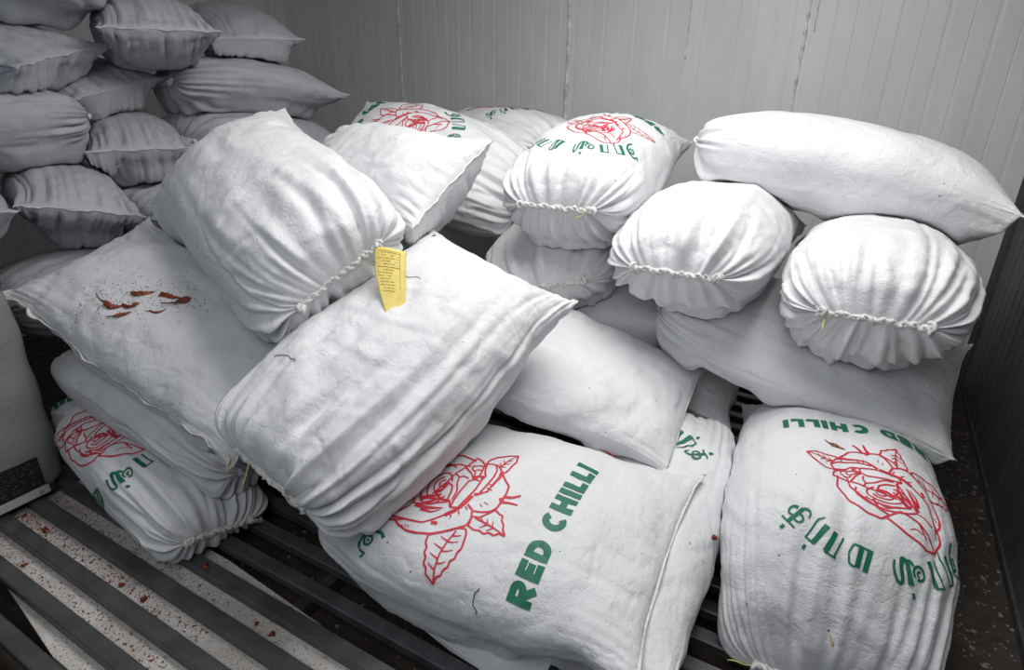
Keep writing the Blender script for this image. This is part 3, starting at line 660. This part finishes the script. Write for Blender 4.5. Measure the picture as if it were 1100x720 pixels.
def fabric_map(S, lift=.0015):
    V, n, N, M = S.V, S.n, S.N, S.M; j0 = M//4
    crest = np.r_[0, np.linalg.norm(np.diff(V[:, j0], axis=0), axis=1).cumsum()]; bl = crest[-1]-crest
    K = M//2-2; idx = (j0-np.arange(-K, K+1)) % M
    ring = V[:, idx]; nr = n[:, idx]; seg = np.linalg.norm(np.diff(ring, axis=1), axis=2); cum = np.concatenate([np.zeros((N, 1)), seg.cumsum(1)], 1); cum -= cum[:, K:K+1]
    def f(a, b):
        i = np.interp(b, bl[::-1], np.arange(N)[::-1]); i = min(max(i, 0), N-1.001); i0 = int(i); fi = i-i0; P = 0; Q = 0
        for ii, wt in ((i0, 1-fi), (i0+1, fi)):
            j = np.interp(a, cum[ii], np.arange(2*K+1)); j = min(max(j, 0), 2*K-.001); jj = int(j); fj = j-jj
            P = P+wt*(ring[ii, jj]*(1-fj)+ring[ii, jj+1]*fj); Q = Q+wt*(nr[ii, jj]*(1-fj)+nr[ii, jj+1]*fj)
        return P+Q/np.linalg.norm(Q)*lift
    return f
def ribbons(S, strokes, fm, tr, name, mat):
    mb = MB()
    for pts, w0, w1 in strokes:
        p = np.array([tr(q) for q in pts], float)
        d = np.r_[0, np.linalg.norm(np.diff(p, axis=0), axis=1).cumsum()]; n = max(2, int(d[-1]/.004)+1)
        t = np.linspace(0, d[-1], n); q = np.stack([np.interp(t, d, p[:, 0]), np.interp(t, d, p[:, 1])], -1)
        if len(p) > 2 and n > 6:
            for _ in range(1): q[1:-1] = (q[:-2]+2*q[1:-1]+q[2:])/4
        g = np.gradient(q, axis=0); g /= np.linalg.norm(g, axis=1, keepdims=True)+1e-9; nn = np.stack([-g[:, 1], g[:, 0]], -1)
        wd = np.linspace(w0, w1, n)*U*tr.k; c = 5 if max(w0, w1) > 12 else 3; vs = []
        for i in range(n):
            for k in range(c):
                o = (k/(c-1)-.5)*wd[i]; x = q[i]+nn[i]*o; vs.append(fm(x[0], x[1]))
        mb.add(vs, [(i*c+k, i*c+k+1, (i+1)*c+k+1, (i+1)*c+k) for i in range(n-1) for k in range(c-1)])
    if not mb.v: return None
    ob = mb.build(name, mat, None); ob.parent = S.root; ob.location = -Vector(S.ctr); return ob
def print_sack(key, a0=0., b0=.12, k=1., rotd=0., what='TRG', lift=.0015):
    S = SACKS[key]; fm = fabric_map(S, lift); cr, sr = cos(radians(rotd)), sin(radians(rotd))
    def tr(p):
        x, y = (p[0]-320)*U*k, p[1]*U*k; return (a0+x*cr-y*sr, b0+x*sr+y*cr)
    tr_ = type('T', (), {'__call__': lambda s, p: tr(p)})(); tr_.k = k
    if 'T' in what:
        L_ = letters(); ribbons(S, [s_ for s_ in L_ if s_[0][0][0] < 250], fm, tr_, 'red_lettering', M_GREEN); ribbons(S, [s_ for s_ in L_ if s_[0][0][0] >= 250], fm, tr_, 'chilli_lettering', M_GREEN)
    if 'R' in what: ribbons(S, ROSE, fm, tr_, 'rose_print', M_RED)
    if 'G' in what:
        T_ = tamil(); ribbons(S, T_[:TSPLIT], fm, tr_, 'tamil_lettering', M_GREEN) if what != 'G' else None; ribbons(S, T_[TSPLIT:], fm, tr_, 'tamil_lettering', M_GREEN)
for a in PRINTS: print_sack(**a)

# ------------------------------------------------------------------ the bale standing at the left, with its dark label
def make_bale():
    N, M = 70, 140; V = []; uv = []
    cx, cy = (BX0+BX1)/2, (BY0+BY1)/2; hx, hy = (BX1-BX0)/2, (BY1-BY0)/2; z0 = SL_TOP+.0105; H = BZ1-z0
    for i in range(N):
        t = i/(N-1); e = min(t, 1-t)*H; rr = .05; k = 1-.075*(max(0, 1-e/rr))**2.2; b = 1-.022*(abs(2*t-1)**3)
        z = z0+H*t
        for j in range(M):
            a = 2*pi*j/M; c, s = cos(a), sin(a); r = (abs(c)**7+abs(s)**7)**(-1/7)
            w_ = .002*sin(9*a+5*t)+.0025*sin(23*t+3*a)
            V.append((cx+(hx*k*b+w_-.004)*c*r, cy+(hy*k*b+w_-.004)*s*r, z)); uv.append((t*H, j/M*2.8))
    F = [(i*M+j, i*M+(j+1) % M, (i+1)*M+(j+1) % M, (i+1)*M+j) for i in range(N-1) for j in range(M)]
    F += [tuple(range(M))[::-1], tuple((N-1)*M+j for j in range(M))]
    o = bpy.data.objects.new('wrapped_bale', None); COL.objects.link(o); o.location = (cx, cy, z0); bpy.context.view_layer.update()
    tag(o, 'grey woven-wrapped bale standing upright at the left edge with a black label', 'bale')
    mesh_obj('bale_body', V, F, M_BALE, o, True, uv)
    x = BX1-.006
    mb = MB(); mb.box((x-.010, .47, .155), (x+.0045, .715, .265)); lb = mb.build('black_label', mat_plain('black_label', (.012, .012, .013), .5), o, smooth=False)
    mb = MB(); r = random.Random(4)
    for _ in range(130):
        y_, z_ = r.uniform(.48, .705), r.uniform(.163, .258); mb.box((x+.0046, y_, z_), (x+.0052, y_+r.uniform(.002, .010), z_+r.uniform(.0012, .003)))
    mb.build('label_print', mat_plain('label_print', (.10, .10, .10), .6), lb, smooth=False)
    mb = MB(); bar_section(mb, x-.008, x+.009, .45, .722, .122, .150, .003)
    st_ = mb.build('white_strip', mat_plain('white_strip', (.50, .50, .49), .45), o, smooth=False)
    mb = MB(); mb.tube([(x+.008, .695, .136), (x+.0105, .695, .136)], .008, 16); mb.build('button', mat_plain('grey_button', (.32, .32, .32), .4), st_, smooth=False)
make_bale()

# ------------------------------------------------------------------ yellow paper tag at the mouth of the top sack
def paper_tag():
    S = SACKS['S1']; p0 = Vector(S.mouth[-3])+Vector(S.mouth_out[-3])*.016
    if Vector(S.mouth[2]).dot(rt) > Vector(S.mouth[-3]).dot(rt): p0 = Vector(S.mouth[2])+Vector(S.mouth_out[2])*.016
    right = (rt*1.0+Vector((0, 0, -.16))).normalized(); down = (Vector((0, 0, -1))*.80-Vector((fw.x, fw.y, 0)).normalized()*.80+rt*.10).normalized(); nrm = down.cross(right).normalized()
    if nrm.dot(fw) > 0: nrm = -nrm
    Lr, Ld = .095, .215; n, m = 14, 22
    def P(u, v):
        x = (u*(1-.10*v)+.30*max(0, v-.35)**1.3*(1-u)*1.9+.04*v)*Lr; bow = .010*sin(pi*u)*(1-v)+.014*v*v*(1-u)-.012*(v**2)
        return p0+right*x+down*(v*Ld*(1-.05*u))+nrm*(bow+.004)
    def sheet(u0, u1, v0, v1, off, th, n, m, name, mat, par):
        V = []; F = []
        for sgn in (0, 1):
            for i in range(n+1):
                for j in range(m+1): V.append(P(u0+(u1-u0)*i/n, v0+(v1-v0)*j/m)+nrm*(off+(th if sgn else 0)))
        K = (n+1)*(m+1); q = lambda i, j, s: s*K+i*(m+1)+j
        for i in range(n):
            for j in range(m): F += [(q(i, j, 0), q(i, j+1, 0), q(i+1, j+1, 0), q(i+1, j, 0)), (q(i, j, 1), q(i+1, j, 1), q(i+1, j+1, 1), q(i, j+1, 1))]
        for i in range(n): F += [(q(i, 0, 0), q(i+1, 0, 0), q(i+1, 0, 1), q(i, 0, 1)), (q(i, m, 0), q(i, m, 1), q(i+1, m, 1), q(i+1, m, 0))]
        for j in range(m): F += [(q(0, j, 0), q(0, j, 1), q(0, j+1, 1), q(0, j+1, 0)), (q(n, j, 0), q(n, j+1, 0), q(n, j+1, 1), q(n, j, 1))]
        return V, F
    V, F = sheet(0, 1, 0, 1, 0, .0006, n, m, '', None, None)
    tg = mesh_obj('paper_tag', V, F, M_TAG, None); tg.parent = S.root; tg.location = -Vector(S.ctr)
    tag(tg, 'yellow printed paper tag')
    mb = MB(); r = random.Random(8)
    for row in range(14):
        v = .07+row*.045; u = .12
        while u < (.78 if row < 6 else .5):
            l = r.uniform(.05, .16)
            if r.random() < .8: a, b = sheet(u, min(u+l, .8), v, v+.010, .0008, .0001, 2, 1, '', None, None); mb.add(a, b)
            u += l+.03
    for (u0, u1, v0, v1) in ((.10, .82, .045, .052), (.10, .82, .30, .307), (.80, .815, .05, .62), (.10, .11, .05, .45)):
        a, b = sheet(u0, u1, v0, v1, .0008, .0001, 6, 4, '', None, None); mb.add(a, b)
    ink = mb.build('tag_print', M_TAGINK, None); ink.parent = tg
paper_tag()

# folded flap of fabric sticking out under the front edge of the big printed sack
def flap():
    S = SACKS['S8']; P = [(-.87,.980),(-.850,.950),(-.78,.937),(-.70,.924),(-.60,.915),(-.45,.90),(-.45,1.05),(-.86,1.05)]
    mb = MB(); n = len(P)
    V = [(x, y, SL_TOP+.003+.004*sin(x*40)) for x, y in P]+[(x, y, SL_TOP+.010+.006*sin(x*33)+(.012 if y > 1 else 0)) for x, y in P]
    mb.add(V, [tuple(range(n))[::-1], tuple(range(n, 2*n))]+[(k, (k+1) % n, n+(k+1) % n, n+k) for k in range(n)])
    mb.tube([(-.80, .945, SL_TOP+.014), (-.70, .930, SL_TOP+.014), (-.60, .921, SL_TOP+.014), (-.45, .906, SL_TOP+.014)], .003, 6)
    o = mb.build('fabric_flap', M_WHITE, None, smooth=False); o.parent = S.root; o.location = -Vector(S.ctr)
flap()

# ------------------------------------------------------------------ dried chillies, husks, threads and crumbs
bpy.context.view_layer.update()
_tree = []
for o in list(scn.objects):
    if o.type == 'MESH' and o.name.split('.')[0] in ('sack_body', 'bar', 'floor_board', 'floor'):
        mw = o.matrix_world; _tree.append(BVHTree.FromPolygons([mw@v.co for v in o.data.vertices], [p.vertices[:] for p in o.data.polygons]))
def rest(x, y, z=1.3):
    best = None
    for t in _tree:
        h = t.ray_cast(Vector((x, y, z)), Vector((0, 0, -1)), 3)
        if h[0] is not None and (best is None or h[0].z > best[0].z): best = (h[0], h[1] if h[1].z > 0 else -h[1])
    return best
G3 = 'broken dried chillies on the sacks'
def chilli(label, x, y, z, ln, rad, ang, bend=.6, mat=None, stalk=True, flat=.6, seed=1, name='dried_chilli', cat='dried chilli', group=None):
    p, n = rest(x, y, z); r = random.Random(seed)
    root = bpy.data.objects.new(name, None); COL.objects.link(root); root.location = p; bpy.context.view_layer.update()
    tag(root, label, cat, group)
    if group == G3 and x < -1.8: ln *= 1.45; rad *= 1.25
    t1 = Vector((cos(ang), sin(ang), 0)); t1 = (t1-n*t1.dot(n)).normalized(); t2 = n.cross(t1)
    K = 15; V = []; F = []; A = 12; cen = []
    for i in range(K):
        s = i/(K-1); c = p+t1*((s-.5)*ln)+t2*(bend*ln*((s-.5)**2-.08)); rr = rad*(max(.04, sin(pi*min(1, s*.62+.38))**.8))*(1+.15*sin(i*2.1+seed)); cen.append((c, rr))
        q, nn = rest(c.x, c.y, z); c = Vector((c.x, c.y, q.z)) if abs(q.z-c.z) < .03 else c
        for k in range(A):
            a = 2*pi*k/A; w = 1+.22*sin(3*a+i*.5+seed)+.1*r.uniform(-1, 1)
            V.append(c+nn*(rr*flat+.0006+rr*flat*sin(a)*w)+t2*(cos(a)*rr*w))
    for i in range(K-1):
        for k in range(A): F.append((i*A+k, i*A+(k+1) % A, (i+1)*A+(k+1) % A, (i+1)*A+k))
    F += [tuple(range(A))[::-1], tuple((K-1)*A+k for k in range(A))]
    mesh_obj('pod', V, F, mat or M_CHILLI, root)
    if stalk:
        mb = MB(); s0 = cen[0][0]+n*rad*.6; mb.tube([s0+t1*.002, s0-t1*rad*1.2+n*.001, s0-t1*rad*2.6+t2*rad*.8+n*.0005, s0-t1*rad*4+t2*rad*2], [rad*.55, rad*.3, rad*.2, rad*.16], 7); mb.build('stalk', M_STALK, root)
    return root
G3 = 'broken dried chillies on the sacks'
chilli('dark red broken chilli pod, leftmost on the chilli-strewn sack', -2.06, .967, 1.0, .040, .0085, .35, seed=1, group=G3)
chilli('thin red chilli piece just right of the leftmost pod on the strewn sack', -2.015, .996, 1.0, .038, .0055, .55, seed=2, stalk=False, group=G3)
chilli('orange-brown curled chilli husk, longest and highest of those on the sack', -2.020, 1.050, 1.0, .052, .0075, .75, .5, M_CHILLI2, False, .4, 3, group=G3)
chilli('small brown chilli crumb below the orange husk', -2.000, 1.010, 1.0, .016, .006, 1.2, .3, M_CHILLI2, False, seed=4, group=G3)
chilli('orange and green-stalked chilli piece, lowest of those on the strewn sack', -2.000, .965, 1.0, .032, .0065, 1.0, .4, M_CHILLI2, True, seed=5, group=G3)
chilli('flat dark red chilli strip right of the orange husk', -1.940, 1.092, 1.0, .052, .0075, .35, .05, None, False, .35, 6, group=G3)
chilli('nearly black chilli lump near the plump tagged sack', -1.890, 1.112, 1.0, .026, .010, 1.4, .4, None, True, .7, 7, group=G3)
chilli('slender curved chilli stalk at the right below the dark strip', -1.918, 1.030, 1.0, .036, .0032, .9, 1.1, None, True, .7, 8, group=G3)
chilli('red chilli pod with black tips on the upper edge of the big RED CHILLI sack', -.520, 1.545, .60, .030, .007, .15, .3, mat_plain('bright_dried_chilli', (.26, .012, .012), .4), True, seed=9, group=G3)
chilli('small dark red chilli stub beside the black-tipped pod', -.535, 1.575, .60, .011, .006, 2, .3, None, False, .8, seed=10, group=G3)
chilli('brown pointed chilli lying above the rose on the lower right sack', .085, 1.758, .9, .040, .0055, -.25, .1, M_CHILLI2, True, .5, 11, group=G3)
chilli('dark chilli stub caught between the two front printed sacks', -.172, 1.46, .42, .016, .007, 1.5, .2, None, False, .9, 12, group=G3)
chilli('tiny cream chilli husk near the bottom of the lower right sack', .155, 1.318, .7, .020, .0032, 1.9, 1.6, M_SEED, False, .5, 13, name='chilli_husk', cat='husk', group=G3)
chilli('orange chilli crumb at the lower corner of the seam-edged sack', -1.262, 1.655, 1.2, .014, .005, .3, .2, M_CHILLI2, False, .6, 14, group=G3)
chilli('brown twig-like chilli piece at the left corner of the flat specked sack', -.885, 1.505, .62, .028, .003, -.3, .2, None, False, .6, 15, group=G3)
GF_ = 'dried chillies fallen among the steel bars'
FLO = [(-1.513, .782, .3, .018, .008, 'round red chilli piece on a steel bar right below the rose sack'), (-1.708, .628, .09, .018, .007, 'red chilli lump on the dusty board near the second bar'),
       (-1.600, .630, .09, .020, .008, 'bright red chilli lump on the dusty board between two bars'), (-1.175, .736, .09, .020, .007, 'dark chilli crumb low in the gap, toward the bottom centre'),
       (-1.24, .738, .09, .012, .005, 'smaller dark chilli crumb low in the same gap'), (-2.16, .63, .09, .024, .008, 'dark chilli at the far left end of the dusty gap'),
       (-2.05, .52, .09, .02, .006, 'reddish chilli scrap at the left, second gap from the front')]
for k, (x, y_, z, l, rd, lab) in enumerate(FLO): chilli(lab, x, y_, z, l, rd, k*1.3, .5, None, False, .8, 20+k, group=GF_)

def thread(label, pts, z, rad=.0009, mat=None, name='thread'):
    mb = MB(); P = []
    for i in range(len(pts)-1):
        for q in range(6):
            s = q/6; x = pts[i][0]*(1-s)+pts[i+1][0]*s; y_ = pts[i][1]*(1-s)+pts[i+1][1]*s
            p, n = rest(x+.0005*sin(i+q), y_, z); P.append(p+n*.0012)
    mb.tube(P, rad, 5); tag(mb.build(name, mat or M_THREAD), label, 'thread')
thread('dark blue thread on the big RED CHILLI sack, left of the letter R', [(-.614,.936),(-.622,.925),(-.618,.913),(-.604,.908),(-.603,.905)], .6, .0013)
thread('short dark thread on the left part of the large central sack', [(-1.328,.997),(-1.28,1.0),(-1.24,.992),(-1.231,.986)], 1.2)
thread('thin dark thread on the central sack right of the yellow tag', [(-1.165,1.37),(-1.14,1.365),(-1.115,1.375),(-1.10,1.372)], 1.2, .0008)

def debris(name, label, cat, n, region, z, size, mats, seed, flat=.3):
    r = random.Random(seed); mb = MB()
    for _ in range(n):
        x, y_ = region(r); h = rest(x, y_, z)
        if h is None: continue
        p, nn = h; s = r.uniform(*size); a = r.uniform(0, 6.28); t1 = Vector((cos(a), sin(a), 0)); t1 = (t1-nn*t1.dot(nn)).normalized(); t2 = nn.cross(t1); e = r.uniform(.35, 1)
        c = p+nn*(s*flat+.0003); v = [c+t1*s, c+t2*s*e, c-t1*s*.8, c-t2*s*e*.9, c+nn*s*flat, c-nn*s*flat]
        mb.add(v, [(0,1,4),(1,2,4),(2,3,4),(3,0,4),(1,0,5),(2,1,5),(3,2,5),(0,3,5)])
    tag(mb.build(name, mats, smooth=False), label, cat, kind='stuff')
debris('chilli_crumbs', 'tiny dark crumbs dusted over the chilli-strewn sack', 'crumbs', 620, lambda r: (lambda t, s: (-2.20+.42*t+s*.5, .93+.28*t-s))(r.random(), r.gauss(0, .045)), 1.0, (.0007, .0034), M_STALK, 31)
debris('chilli_flakes', 'reddish brown flakes lying on the pale board under the bars', 'flakes', 1300, lambda r: (-2.33+1.0*r.random()**1.6, r.choice((.52, .63, .635, .74))+r.gauss(0, .014)), .09, (.001, .0050), M_CHILLI, 32)
debris('chilli_seeds', 'pale chilli seeds strewn on the board between the bars', 'seeds', 900, lambda r: (-2.33+1.3*r.random(), r.choice((.52, .63, .74))+r.gauss(0, .02)), .09, (.001, .0028), M_SEED, 33)
debris('floor_flakes', 'pale flakes scattered on the dark floor along the right wall', 'flakes', 420, lambda r: (r.uniform(.36, .655), r.uniform(.9, 3.2)), .09, (.002, .011), mat_plain('pale_flake', (.20, .185, .165), .8), 34, .15)
debris('sack_specks', 'tiny dark specks dotting the flat sack and the printed sacks in front', 'specks', 110, lambda r: (r.uniform(-1.15, .25), r.uniform(.85, 2.1)), 1.1, (.0007, .002), M_STALK, 35)
